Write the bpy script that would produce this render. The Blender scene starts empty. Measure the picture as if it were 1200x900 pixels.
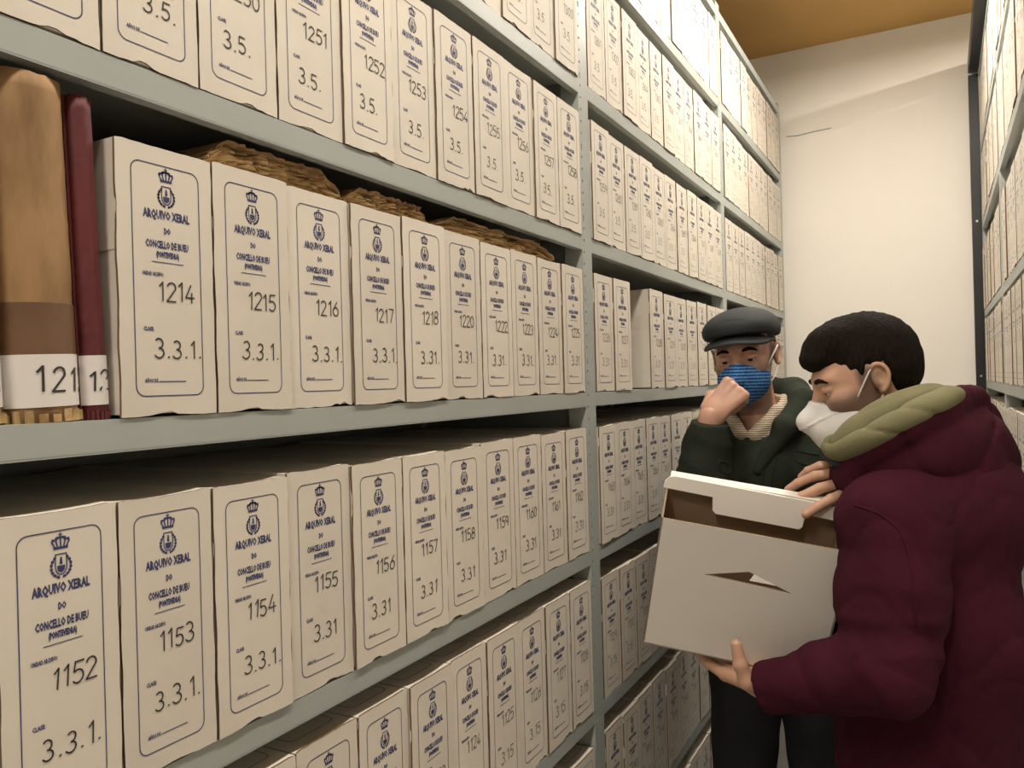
import bpy, bmesh, math, random
import numpy as np
from mathutils import Vector, Matrix

C = bpy.context.scene.collection
S = bpy.context.scene
random.seed(7)

# ------------------------------------------------------------------ camera
FPX = 930.0
TH = math.atan(503/930)
ROLL = 0.027
CAM = np.array([0, 0, 1.55])
FW = np.array([-math.sin(TH), math.cos(TH), 0.0])
RT = np.array([math.cos(TH), math.sin(TH), 0.0])
UZ = np.array([0, 0, 1.0])
RP = math.cos(ROLL)*RT - math.sin(ROLL)*UZ
UP = math.cos(ROLL)*UZ + math.sin(ROLL)*RT
cd = bpy.data.cameras.new('camera'); cam = bpy.data.objects.new('camera', cd); C.objects.link(cam)
cd.sensor_fit = 'HORIZONTAL'; cd.sensor_width = 36; cd.lens = 36*FPX/1200
cd.clip_start = 0.02; cd.clip_end = 50
M4 = Matrix.Identity(4)
for i in range(3):
    M4[i][0] = RP[i]; M4[i][1] = UP[i]; M4[i][2] = -FW[i]; M4[i][3] = CAM[i]
cam.matrix_world = M4
S.camera = cam

def P(u, v, z):            # world point at depth z (metres) seen along a sight line
    return CAM + z*(FW + (u-600)/FPX*RP - (v-450)/FPX*UP)

# ------------------------------------------------------------------ world, lights, exposure
w = bpy.data.worlds.new('world'); S.world = w; w.use_nodes = True
w.node_tree.nodes['Background'].inputs[0].default_value = (1.0, 0.86, 0.68, 1)
w.node_tree.nodes['Background'].inputs[1].default_value = 0.04
S.view_settings.view_transform = 'Standard'
S.view_settings.look = 'None'
S.view_settings.gamma = 1
S.view_settings.exposure = 0.10
LAMPS = []
def area(name, loc, sx, sy, power, col=(1.0, 0.91, 0.795), rot=(0, 0, 0)):
    l = bpy.data.lights.new(name, 'AREA'); l.shape = 'RECTANGLE'; l.size = sx; l.size_y = sy
    l.energy = power; l.color = col
    o = bpy.data.objects.new(name, l); C.objects.link(o); o.location = loc; o.rotation_euler = rot
    LAMPS.append((loc, sx, sy)); return o
area('lamp_light', (-0.16, 0.60, 3.02), 0.12, 1.2, 20)
area('lamp_light', (-0.16, 2.62, 3.02), 0.12, 1.2, 28)
area('lamp_light', (1.05, 3.1, 3.04), 0.12, 1.2, 80)
area('lamp_light', (-0.10, -1.25, 3.02), 0.12, 1.2, 30)

# ------------------------------------------------------------------ materials
MATS = {}
def mat(name, col, rough=0.6, bump=0.0, bscale=60, var=0.0, vscale=6, metal=0, sss=0, col2=None, stretch=None, spec=0.5, rnd=0.0, bdist=0.002):
    m = bpy.data.materials.new(name); m.use_nodes = True; MATS[name] = m
    nt = m.node_tree; b = nt.nodes['Principled BSDF']
    b.inputs['Base Color'].default_value = (*col, 1); b.inputs['Roughness'].default_value = rough
    b.inputs['Metallic'].default_value = metal
    b.inputs['Specular IOR Level'].default_value = spec
    if sss:
        b.inputs['Subsurface Weight'].default_value = sss
        b.inputs['Subsurface Radius'].default_value = (0.01, 0.004, 0.002)
        b.inputs['Subsurface Scale'].default_value = 0.6
    tc = nt.nodes.new('ShaderNodeTexCoord'); mp = nt.nodes.new('ShaderNodeMapping')
    nt.links.new(tc.outputs['Object'], mp.inputs[0])
    if stretch: mp.inputs['Scale'].default_value = stretch
    src = None
    if var > 0 or col2:
        n = nt.nodes.new('ShaderNodeTexNoise'); n.inputs['Scale'].default_value = vscale; n.inputs['Detail'].default_value = 5
        nt.links.new(mp.outputs[0], n.inputs['Vector'])
        mx = nt.nodes.new('ShaderNodeMix'); mx.data_type = 'RGBA'
        c2 = col2 if col2 else tuple(c*(1-var) for c in col)
        mx.inputs[6].default_value = (*col, 1); mx.inputs[7].default_value = (*c2, 1)
        rp = nt.nodes.new('ShaderNodeValToRGB'); rp.color_ramp.elements[0].position = 0.38; rp.color_ramp.elements[1].position = 0.66
        nt.links.new(n.outputs[0], rp.inputs[0]); nt.links.new(rp.outputs[0], mx.inputs[0])
        src = mx.outputs[2]
        nt.links.new(src, b.inputs['Base Color'])
    if rnd > 0:
        oi = nt.nodes.new('ShaderNodeObjectInfo'); hs = nt.nodes.new('ShaderNodeHueSaturation')
        mr = nt.nodes.new('ShaderNodeMapRange'); mr.inputs[3].default_value = 1-rnd; mr.inputs[4].default_value = 1+rnd*0.3
        nt.links.new(oi.outputs['Random'], mr.inputs[0]); nt.links.new(mr.outputs[0], hs.inputs['Value'])
        if src: nt.links.new(src, hs.inputs['Color'])
        else: hs.inputs['Color'].default_value = (*col, 1)
        nt.links.new(hs.outputs[0], b.inputs['Base Color'])
    if bump > 0:
        n = nt.nodes.new('ShaderNodeTexNoise'); n.inputs['Distortion'].default_value = 1.2 if bump >= .8 else 0; n.inputs['Scale'].default_value = bscale; n.inputs['Detail'].default_value = 6
        nt.links.new(mp.outputs[0], n.inputs['Vector'])
        bp = nt.nodes.new('ShaderNodeBump'); bp.inputs['Strength'].default_value = bump; bp.inputs['Distance'].default_value = bdist
        nt.links.new(n.outputs[0], bp.inputs['Height']); nt.links.new(bp.outputs[0], b.inputs['Normal'])
    return m
mat('card', (0.77, 0.715, 0.62), 0.62, 0.25, 25, 0.07, 7, rnd=0.07, spec=0.3)
mat('kraft', (0.20, 0.125, 0.07), 0.85, 0.3, 120, 0.25, 40)
mat('brown_card', (0.31, 0.22, 0.14), 0.8, 0.2, 60, 0.12, 12)
mat('new_card', (0.80, 0.765, 0.70), 0.5, 0.1, 20, 0.03, 5, spec=0.35)
mat('ink', (0.035, 0.045, 0.15), 0.6)
mat('marker', (0.035, 0.033, 0.035), 0.6)
mat('pencil', (0.16, 0.155, 0.15), 0.6)
mat('steel', (0.40, 0.435, 0.415), 0.42, 0.05, 30, 0.06, 5, spec=0.4)
mat('steel_dark', (0.30, 0.32, 0.31), 0.55, 0.05, 30, 0.1, 5)
mat('black_steel', (0.012, 0.013, 0.015), 0.4, 0.05, 30, 0.2, 5)
mat('wall_paint', (0.86, 0.83, 0.77), 0.85, 0.15, 60, 0.03, 1.2, spec=0.2)
mat('ceiling_paint', (0.58, 0.36, 0.13), 0.8, 0.1, 20, 0.08, 2, spec=0.2)
mat('floor_vinyl', (0.22, 0.21, 0.20), 0.45, 0.1, 20, 0.15, 12)
mat('parchment', (0.36, 0.215, 0.095), 0.7, 0.5, 30, 0.0, 9, col2=(0.17, 0.09, 0.035), stretch=(3, 3, 1))
mat('parchment_pale', (0.42, 0.32, 0.18), 0.75, 0.5, 30, 0.0, 12, col2=(0.33, 0.23, 0.12), stretch=(3, 3, 1))
mat('tape', (0.17, 0.09, 0.045), 0.6, 0.3, 60, 0.3, 20)
mat('red_cloth', (0.13, 0.018, 0.022), 0.6, 0.4, 90, 0.3, 8)
mat('spine_label', (0.80, 0.77, 0.74), 0.6, 0.1, 30, 0.05, 9)
mat('pages', (0.60, 0.42, 0.20), 0.9, 0.6, 150, 0.0, 25, col2=(0.26, 0.14, 0.05))
mat('skin', (0.62, 0.37, 0.255), 0.48, 0.25, 220, 0.12, 18, sss=0.12, bdist=0.0006)
mat('skin_b', (0.64, 0.37, 0.265), 0.48, 0.25, 220, 0.14, 18, sss=0.12, bdist=0.0006)
mat('hair_dark', (0.016, 0.011, 0.008), 0.8, 0.9, 60, 0.5, 60, stretch=(4, 4, 1), bdist=0.005, spec=0.12)
mat('hair_grey', (0.09, 0.075, 0.06), 0.7, 0.8, 200, 0.4, 80)
mat('maroon', (0.060, 0.0105, 0.022), 0.92, 0.8, 11, 0.22, 9, bdist=0.006, spec=0.12)
mat('green_coat', (0.031, 0.038, 0.028), 0.92, 0.8, 12, 0.25, 9, bdist=0.006, spec=0.12)
mat('olive', (0.235, 0.225, 0.125), 0.9, 0.5, 160, 0.16, 10, bdist=0.002, spec=0.15)
mat('trousers', (0.010, 0.010, 0.012), 0.85, 0.4, 60, 0.2, 9)
mat('shoe', (0.02, 0.018, 0.016), 0.5, 0.2, 60)
mat('cap_wool', (0.018, 0.022, 0.025), 0.8, 0.5, 300, 0.25, 14, bdist=0.001)
mat('white_mask', (0.78, 0.77, 0.75), 0.7, 0.2, 120, 0.03, 9)
mat('navy', (0.012, 0.016, 0.04), 0.8)
mat('metal', (0.6, 0.6, 0.6), 0.3, metal=1)
mat('eye_white', (0.55, 0.5, 0.46), 0.25)
mat('iris', (0.03, 0.018, 0.01), 0.15)
for nm, amt in (('skin', 0.75), ('skin_b', 0.62)):
    nt = MATS[nm].node_tree; b = nt.nodes['Principled BSDF']; src = b.inputs['Base Color'].links[0].from_socket
    at = nt.nodes.new('ShaderNodeAttribute'); at.attribute_name = 'stubble'; mx = nt.nodes.new('ShaderNodeMix'); mx.data_type = 'RGBA'
    mu = nt.nodes.new('ShaderNodeMath'); mu.operation = 'MULTIPLY'; mu.inputs[1].default_value = amt
    nt.links.new(at.outputs['Fac'], mu.inputs[0]); nt.links.new(mu.outputs[0], mx.inputs[0]); nt.links.new(src, mx.inputs[6])
    mx.inputs[7].default_value = (0.10, 0.065, 0.05, 1); nt.links.new(mx.outputs[2], b.inputs['Base Color'])
# striped materials
def stripes(name, c1, c2, scale, direction, distort=1.5, lo=0.42, hi=0.58, bump=0.0, rough=0.8):
    m = mat(name, c1, rough); nt = m.node_tree; b = nt.nodes['Principled BSDF']
    tc = nt.nodes.new('ShaderNodeTexCoord'); wv = nt.nodes.new('ShaderNodeTexWave'); wv.bands_direction = direction
    mp = nt.nodes.new('ShaderNodeMapping'); mp.name = 'stripe_map'
    nt.links.new(tc.outputs['Object'], mp.inputs[0]); nt.links.new(mp.outputs[0], wv.inputs['Vector'])
    wv.inputs['Scale'].default_value = scale; wv.inputs['Distortion'].default_value = distort; wv.inputs['Detail Scale'].default_value = 8
    rp = nt.nodes.new('ShaderNodeValToRGB'); rp.color_ramp.elements[0].position = lo; rp.color_ramp.elements[1].position = hi
    rp.color_ramp.elements[0].color = (*c1, 1); rp.color_ramp.elements[1].color = (*c2, 1)
    nt.links.new(wv.outputs[0], rp.inputs[0]); nt.links.new(rp.outputs[0], b.inputs['Base Color'])
    if bump:
        bp = nt.nodes.new('ShaderNodeBump'); bp.inputs['Strength'].default_value = bump; bp.inputs['Distance'].default_value = 0.003
        nt.links.new(wv.outputs[0], bp.inputs['Height']); nt.links.new(bp.outputs[0], b.inputs['Normal'])
    return m
stripes('blue_mask', (0.006, 0.035, 0.17), (0.08, 0.29, 0.62), 40, 'Z', 2.2)
stripes('cream_knit', (0.34, 0.27, 0.19), (0.62, 0.53, 0.40), 60, 'Z', 0.5, bump=0.8)

# ------------------------------------------------------------------ mesh helpers
def link(name, me, m, parent=None):
    o = bpy.data.objects.new(name, me); C.objects.link(o)
    ms = m if isinstance(m, (list, tuple)) else [m]
    if len(me.materials) == 0:
        for k in ms: me.materials.append(MATS[k])
    if parent: o.parent = parent
    return o
def from_bm(name, bm, m, parent=None, smooth=False):
    me = bpy.data.meshes.new(name); bm.to_mesh(me); bm.free()
    if smooth: me.polygons.foreach_set('use_smooth', [True]*len(me.polygons))
    return link(name, me, m, parent)
def tag(o, label=None, cat=None, group=None, kind=None):
    if label: o['label'] = label
    if cat: o['category'] = cat
    if group: o['group'] = group
    if kind: o['kind'] = kind
    return o
def empty(name, loc=(0, 0, 0), rz=0.0):
    o = bpy.data.objects.new(name, None); C.objects.link(o); o.location = loc; o.rotation_euler = (0, 0, rz)
    o.empty_display_size = 0.05
    return o
def bbox(bm, lo, hi, mi=0, bevel=0):
    lo = Vector(lo); hi = Vector(hi)
    r = bmesh.ops.create_cube(bm, size=1, matrix=Matrix.Translation((lo+hi)/2) @ Matrix.Diagonal((*(hi-lo), 1)))
    vs = r['verts']; fs = {f for v in vs for f in v.link_faces}
    for f in fs: f.material_index = mi
    if bevel:
        es = list({e for v in vs for e in v.link_edges})
        bmesh.ops.bevel(bm, geom=es, offset=bevel, segments=2, affect='EDGES', profile=0.6)
    return vs
def box(name, lo, hi, m, parent=None, bevel=0):
    bm = bmesh.new(); bbox(bm, lo, hi, 0, bevel); return from_bm(name, bm, m, parent)
def ribbon(bm, pts, wd, x=0.0, mi=0):          # flat pen stroke in the YZ plane at height x
    for i in range(len(pts)-1):
        a = Vector(pts[i]); b = Vector(pts[i+1]); d = b-a
        if d.length < 1e-9: continue
        d.normalize(); n = Vector((-d.y, d.x))*wd/2; e = d*wd*0.35
        q = [a-e-n, b+e-n, b+e+n, a-e+n]
        f = bm.faces.new([bm.verts.new((x, p.x, p.y)) for p in q]); f.material_index = mi
def tube(bm, pts, r, seg=8, mi=0):
    pts = [Vector(p) for p in pts]; rings = []
    rs = r if isinstance(r, (list, tuple)) else [r]*len(pts)
    for i, p in enumerate(pts):
        t = (pts[min(i+1, len(pts)-1)]-pts[max(i-1, 0)]).normalized()
        a = t.orthogonal().normalized() if i == 0 else (prev - t*prev.dot(t)).normalized()
        prev = a; b = t.cross(a)
        rings.append([bm.verts.new(p + (a*math.cos(2*math.pi*k/seg)+b*math.sin(2*math.pi*k/seg))*rs[i]) for k in range(seg)])
    for i in range(len(rings)-1):
        for k in range(seg):
            f = bm.faces.new([rings[i][k], rings[i][(k+1) % seg], rings[i+1][(k+1) % seg], rings[i+1][k]]); f.material_index = mi
    bm.faces.new(rings[0][::-1]); bm.faces.new(rings[-1])

# ------------------------------------------------------------------ setting
DX = -0.652                 # front plane of the left rack
RX = 0.17                   # front plane of the right rack
YW = 4.03
def struct(name, lo, hi, m):
    return tag(box(name, lo, hi, m), kind='structure')
struct('floor', (-2.4, -3.0, -0.1), (2.4, YW+0.2, 0.0), 'floor_vinyl')
struct('ceiling', (-2.4, -3.0, 3.12), (2.4, YW+0.2, 3.22), 'ceiling_paint')
struct('wall_far', (-2.4, YW, 0), (2.4, YW+0.2, 3.12), 'wall_paint')
struct('wall_left', (-2.5, -3.0, 0), (-2.4, YW+0.2, 3.12), 'wall_paint')
struct('wall_right', (2.4, -3.0, 0), (2.5, YW+0.2, 3.12), 'wall_paint')
struct('wall_near', (-2.4, -3.1, 0), (2.4, -3.0, 3.12), 'wall_paint')
# small crack line in the plaster, a raised paint joint
bm = bmesh.new(); tube(bm, [(-0.63, YW-0.001, 2.712), (-0.58, YW-0.001, 2.708), (-0.50, YW-0.0012, 2.715), (-0.43, YW-0.001, 2.718)], 0.0028, 5)
tag(from_bm('trim_1', bm, 'steel'), kind='structure')
# ceiling lamps
for i, (loc, sx, sy) in enumerate(LAMPS):
    t = empty('ceiling_lamp', (loc[0], loc[1], 3.12))
    tag(t, ['white tube lamp over the near bay', 'white tube lamp over the middle bay', 'white tube lamp over the aisle behind the right rack', 'white tube lamp behind the photographer'][i], 'lamp', 'ceiling tube lamps')
    box('housing', (-0.07, -0.64, -0.06), (0.07, 0.64, 0), 'new_card', t, 0.004)
    for s in (-1, 1): box('end_cap', (-0.05, s*0.625-0.012, -0.09), (0.05, s*0.625+0.012, -0.06), 'steel', t)

# racks ----------------------------------------------------------------------
LV = [2.83, 2.512, 2.184, 1.856, 1.528, 1.198, 0.866, 0.535, 0.200]
UPY = [0.235, 1.530, 2.745, 3.925]      # near edge of each upright, 50 mm wide
def upright_mesh(h):
    bm = bmesh.new(); W = 0.05
    # perforated angle: front face built of strips and rungs so that the slots are real openings
    bbox(bm, (-0.002, 0.0, 0), (0, 0.008, h)); bbox(bm, (-0.002, 0.013, 0), (0, W, h))
    z = 0.0
    k = 0
    while z < h-0.03:
        hole = 0.013 if k % 6 == 3 else 0.005
        bbox(bm, (-0.002, 0.008, z), (0, 0.013, z+0.025-hole)); z += 0.025; k += 1
    bbox(bm, (-0.002, 0.008, z), (0, 0.013, h))
    bbox(bm, (-0.04, W-0.002, 0), (-0.002, W, h))
    bbox(bm, (-0.04, 0, 0), (-0.002, 0.002, h))
    me = bpy.data.meshes.new('upright'); bm.to_mesh(me); bm.free(); return me
def shelf_mesh(L):
    bm = bmesh.new()
    bbox(bm, (-0.42, 0, -0.002), (-0.001, L, 0)); bbox(bm, (-0.0015, 0, -0.029), (0, L, 0), 0)
    bbox(bm, (-0.014, 0, -0.030), (0, L, -0.028)); bbox(bm, (-0.42, 0, -0.03), (-0.418, L, 0))
    for v in bm.verts: v.co.x = v.co.x
    me = bpy.data.meshes.new('shelf'); bm.to_mesh(me); bm.free(); return me
def rack(name, label, x, rot, ups, levels, top):
    t = empty(name, (x, 0, 0)); tag(t, label, 'shelving')
    sg = 1 if rot == 0 else -1
    um = upright_mesh(top)
    for y in ups:
        for back in (0, 1):
            o = link('upright', um, 'steel', t)
            if sg == 1: o.location = (-0.385*back, y, 0) if not back else (-0.42, y, 0)
            else: o.location = (0.42*back, y+0.05, 0); o.rotation_euler = (0, 0, math.pi)
        lo = (-0.418, y+0.02, 0.02) if sg == 1 else (0.042, y+0.02, 0.02)
        hi = (-0.042, y+0.024, top-0.01) if sg == 1 else (0.418, y+0.024, top-0.01)
        box('side_panel', lo, hi, 'steel_dark', t)
    for i in range(len(ups)-1):
        L = ups[i+1]-ups[i]-0.05; sm = shelf_mesh(L)
        for z in levels:
            o = link('shelf', sm, 'steel', t)
            if sg == 1: o.location = (0, ups[i]+0.05, z)
            else: o.location = (0, ups[i+1], z); o.rotation_euler = (0, 0, math.pi)
    a, b = (-0.452, -0.446) if sg == 1 else (0.446, 0.452)
    box('back_panel', (a, ups[0], 0.02), (b, ups[-1]+0.05, top-0.01), 'steel_dark', t)
    return t
rack('steel_shelving_rack', 'long grey steel shelving rack full of archive boxes on the left', DX, 0, UPY, LV, 2.85)
RLV = [2.83, 2.512, 2.184, 1.810, 1.510, 1.185, 0.860, 0.535, 0.200]
RUP = [1.66, 2.81, 3.92]
rack('steel_shelving_rack', 'grey steel shelving rack at the right edge, seen nearly edge on', RX, 1, RUP, RLV, 2.84)
t = empty('black_steel_frame', (0.152, 3.985, 0)); tag(t, 'black steel post and top rail at the end of the right rack', 'frame')
box('post', (-0.0185, -0.0, 0), (0.0185, 0.035, 2.842), 'black_steel', t, 0.002)
box('rail', (-0.0185, -2.6, 2.842), (0.060, 0.035, 2.905), 'black_steel', t, 0.002)
box('clamp', (-0.020, -0.004, 2.833), (0.022, -0.001, 2.842), 'metal', t)
for z in (1.53, 2.2): box('bolt', (-0.004, -0.004, z-0.004), (0.004, 0.0, z+0.004), 'metal', t)

# ------------------------------------------------------------------ lettering
def arc(cx, cy, rx, ry, a0, a1, n=9):
    return [(cx+rx*math.cos(math.radians(a0+(a1-a0)*i/n)), cy+ry*math.sin(math.radians(a0+(a1-a0)*i/n))) for i in range(n+1)]
DG = {
 '0': [arc(.3, .5, .26, .5, 90, 450, 16)],
 '1': [[(.10, .78), (.30, 1), (.30, 0)]],
 '2': [arc(.3, .74, .25, .26, 165, -20, 10)+[(.05, 0), (.58, 0)]],
 '3': [arc(.27, .75, .23, .25, 140, -90, 9), arc(.27, .25, .28, .26, 90, -150, 10)],
 '4': [[(.38, 1), (.05, .28), (.6, .28)], [(.44, .55), (.44, 0)]],
 '5': [[(.54, 1), (.12, 1), (.08, .56)]+arc(.28, .31, .28, .31, 125, -140, 10)],
 '6': [[(.48, 1)]+arc(.32, .3, .27, .3, 150, 180, 3)+arc(.32, .3, .27, .3, 180, 540, 14)],
 '7': [[(.05, 1), (.56, 1), (.24, 0)]],
 '8': [arc(.3, .76, .21, .24, -90, 270, 12), arc(.3, .27, .27, .27, 90, 450, 12)],
 '9': [arc(.3, .7, .25, .28, 0, 360, 14)+[(.5, 0)]],
 '.': [[(.08, .0), (.14, .03)]],
}
def hand_text(bm, s, y0, z0, h, gap=0.76, wd=0.085, rng=None, mi=0, x=0.0005):
    y = y0
    for ch in s:
        sc = h*(1+(rng.uniform(-.06, .06) if rng else 0)); dz = rng.uniform(-.04, .04)*h if rng else 0
        sk = rng.uniform(-.02, .10) if rng else 0
        for pl in DG[ch]:
            ribbon(bm, [(y+(a+sk*b)*sc, z0+dz+b*sc) for a, b in pl], h*wd, x, mi)
        y += h*(0.36 if ch == '.' else gap*(0.72 if ch == '1' else 1))
    return y
def text_mesh(body, size, xs, bold):
    cu = bpy.data.curves.new('t', 'FONT'); cu.body = body; cu.size = size; cu.align_x = 'CENTER'; cu.offset = bold
    cu.resolution_u = 1; cu.fill_mode = 'FRONT'
    o = bpy.data.objects.new('t', cu); C.objects.link(o)
    me = bpy.data.meshes.new_from_object(o.evaluated_get(bpy.context.evaluated_depsgraph_get()))
    bpy.data.objects.remove(o)
    co = [(v.co.x*xs, v.co.y) for v in me.vertices]; fs = [tuple(p.vertices) for p in me.polygons]
    bpy.data.meshes.remove(me); return co, fs
BH, BW = 0.2545, 0.105       # nominal archive box face
def label_mesh():
    bm = bmesh.new(); X = 0.0003
    def put(body, size, width, zc, bold):
        co, fs = text_mesh(body, size, 1, bold)
        xs = [c[0] for c in co]; sc = width/(max(xs)-min(xs))
        vs = [bm.verts.new((X, (a)*sc, zc+b)) for a, b in co]
        for f in fs:
            try: bm.faces.new([vs[i] for i in f])
            except ValueError: pass
    # frame
    y0, y1, z0, z1, r = -0.0368, 0.0368, 0.068*BH, 0.932*BH, 0.009
    fr = arc(y1-r, z1-r, r, r, 0, 90, 6)+arc(y0+r, z1-r, r, r, 90, 180, 6)+arc(y0+r, z0+r, r, r, 180, 270, 6)+arc(y1-r, z0+r, r, r, 270, 360, 6)
    ribbon(bm, fr+[fr[0]], 0.0010, X)
    put('ARQUIVO XERAL', 0.0112, 0.051, BH*(1-0.268), 0.0005)
    put('DO', 0.0078, 0.0072, BH*(1-0.323), 0.0004)
    put('CONCELLO DE BUEU', 0.0094, 0.047, BH*(1-0.378), 0.00045)
    put('(PONTEVEDRA)', 0.0072, 0.025, BH*(1-0.412), 0.00045)
    ribbon(bm, [(-0.017, BH*(1-0.432)), (0.017, BH*(1-0.432))], 0.0008, X)
    co, fs = text_mesh('UNIDAD ARCHIVO:', 0.0052, 1, 0.0002)
    xs = [c[0] for c in co]; sc = 0.0225/(max(xs)-min(xs))
    vs = [bm.verts.new((X, -0.0165+a*sc, BH*(1-0.485)+b)) for a, b in co]
    for f in fs: bm.faces.new([vs[i] for i in f])
    co, fs = text_mesh('CLASE:', 0.0052, 1, 0.0002)
    xs = [c[0] for c in co]; sc = 0.011/(max(xs)-min(xs))
    vs = [bm.verts.new((X, -0.0225+a*sc, BH*(1-0.69)+b)) for a, b in co]
    for f in fs: bm.faces.new([vs[i] for i in f])
    co, fs = text_mesh('AÑOS DE', 0.0050, 1, 0.0002)
    xs = [c[0] for c in co]; sc = 0.014/(max(xs)-min(xs))
    vs = [bm.verts.new((X, -0.021+a*sc, BH*(1-0.882)+b)) for a, b in co]
    for f in fs: bm.faces.new([vs[i] for i in f])
    ribbon(bm, [(-0.013, BH*(1-0.879)), (0.0165, BH*(1-0.879))], 0.0009, X)
    # crest: royal crown over a shield inside a wreath
    zc = BH*(1-0.108)
    def poly(pts): bm.faces.new([bm.verts.new((X, a, b)) for a, b in pts])
    poly([(-0.0062, zc-0.0052), (0.0062, zc-0.0052), (0.0066, zc-0.003), (-0.0066, zc-0.003)])
    for a, b in ((-0.0066, 0.0045), (-0.0035, 0.0068), (0.0, 0.0078), (0.0035, 0.0068), (0.0066, 0.0045)):
        ribbon(bm, [(a*0.8, zc-0.003), (a*1.15, zc+b*0.25), (a*0.75, zc+b*0.7), (0, zc+0.0048)], 0.0014, X)
        pts = arc(a*1.05, zc+b*0.62, 0.0012, 0.0012, 0, 360, 6)[:-1]; poly(pts)
    ribbon(bm, [(0, zc+0.004), (0, zc+0.0085)], 0.0009, X); ribbon(bm, [(-0.0015, zc+0.007), (0.0015, zc+0.007)], 0.0009, X)
    zs = BH*(1-0.178)
    sh = [(-0.0048, zs+0.0085), (0.0048, zs+0.0085), (0.0050, zs-0.002)]+arc(0, zs-0.002, 0.005, 0.0065, 0, -180, 8)+[(-0.0048, zs+0.0085)]
    ribbon(bm, sh, 0.0010, X)
    poly([(-0.0036, zs-0.001), (0.0036, zs-0.001), (0.0030, zs-0.0052), (0, zs-0.0072), (-0.0030, zs-0.0052)])
    poly([(-0.0014, zs), (0.0014, zs), (0.0008, zs+0.006), (-0.0008, zs+0.006)])
    for s in (-1, 1):
        ribbon(bm, [(s*0.0088*math.cos(math.radians(t)), zs-0.002+0.0092*math.sin(math.radians(t))) for t in range(-80, 50, 14)], 0.0010, X)
        for t in range(-70, 55, 20):
            a, b = s*0.0088*math.cos(math.radians(t)), zs-0.002+0.0092*math.sin(math.radians(t))
            poly([(a-0.0012*s, b-0.0012), (a+0.0014*s, b), (a+0.0004*s, b+0.0018), (a-0.0016*s, b+0.0012)])
    me = bpy.data.meshes.new('printed_label'); bm.to_mesh(me); bm.free(); me.materials.append(MATS['ink']); return me
LABEL = label_mesh()
def top_label():
    bm = bmesh.new()
    r = 0.009; y0, y1, x0, x1 = -0.037, 0.037, -0.30, -0.022
    fr = arc(y1-r, x1-r, r, r, 0, 90, 4)+arc(y0+r, x1-r, r, r, 90, 180, 4)+arc(y0+r, x0+r, r, r, 180, 270, 4)+arc(y1-r, x0+r, r, r, 270, 360, 4)
    ribbon(bm, fr+[fr[0]], 0.0011, 0)
    for v in bm.verts: v.co = (v.co.z, v.co.y, BH+0.0012)
    me = bpy.data.meshes.new('top_print'); bm.to_mesh(me); bm.free(); me.materials.append(MATS['ink']); return me
TOPL = top_label()

# ------------------------------------------------------------------ archive box meshes (shared between copies)
def body_mesh():
    bm = bmesh.new(); bbox(bm, (-0.385, -BW/2+0.0016, 0.0006), (-0.0016, BW/2-0.0016, BH*0.62), 0, 0.0012)
    me = bpy.data.meshes.new('body'); bm.to_mesh(me); bm.free(); me.materials.append(MATS['card']); return me
def lid_mesh(rng):
    bm = bmesh.new()
    vs = bbox(bm, (-0.386, -BW/2+0.0009, BH*0.62-0.006), (-0.0012, BW/2-0.0009, BH-0.0004))
    bmesh.ops.subdivide_edges(bm, edges=[e for e in bm.edges if abs(e.verts[0].co.y-e.verts[1].co.y) > .05], cuts=4)
    bow = rng.uniform(-0.004, 0.001)
    for v in bm.verts:
        if v.co.z > BH-0.002: v.co.z += bow*(1-(v.co.y/(BW/2))**2) - 0.0005
    me = bpy.data.meshes.new('lid'); bm.to_mesh(me); bm.free(); me.materials.append(MATS['card']); return me
def panel_mesh(rng):
    bm = bmesh.new(); n = 15; m2 = 26
    cut = rng.uniform(0.003, 0.012); cpos = rng.uniform(-0.7, 0.7); w2 = BW/2-0.0004
    def rag(a): return rng.uniform(-a, a)
    out = []
    chew = 0
    for i in range(n):                       # bottom edge, worn and crushed
        y = -w2+2*w2*i/(n-1)
        d = max(0, 0.0045*math.exp(-((y/w2-cpos)/0.28)**2)*rng.uniform(0.4, 1.3)) + abs(rag(0.0009))
        out.append((y, -0.0022+d))
    for i in range(1, m2-1):
        z = BH*i/(m2-1); out.append((w2+0.0004*math.sin(i*0.9+cpos*5)+rag(0.0003), z))
    bow = rng.uniform(-0.0022, 0.0005)
    for i in range(n):
        y = w2-2*w2*i/(n-1); out.append((y, BH+bow*(1-(y/w2)**2)+rag(0.0003)-(0.0012 if i in (0, n-1) else 0)))
    for i in range(m2-2, 0, -1):
        z = BH*i/(m2-1); out.append((-w2+0.0004*math.sin(i*0.8+cpos*9)+rag(0.0003), z))
    cx = rng.uniform(0.0, 0.0006)
    fv = [bm.verts.new((0, y, z)) for y, z in out]; bv = [bm.verts.new((-0.0032, y*0.995, z if z > 0 else z+0.0006)) for y, z in out]
    c = bm.faces.new(fv); c.material_index = 0; bk = bm.faces.new(bv[::-1]); bk.material_index = 1
    for i in range(len(out)):
        j = (i+1) % len(out); f = bm.faces.new([fv[i], bv[i], bv[j], fv[j]]); f.material_index = 1
    bmesh.ops.recalc_face_normals(bm, faces=bm.faces)
    me = bpy.data.meshes.new('front_panel'); bm.to_mesh(me); bm.free()
    me.materials.append(MATS['card']); me.materials.append(MATS['kraft']); return me
rg = random.Random(3)
BODY = body_mesh(); LIDS = [lid_mesh(rg) for _ in range(6)]; PANELS = [panel_mesh(rg) for _ in range(12)]
NUMM = {}
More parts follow.
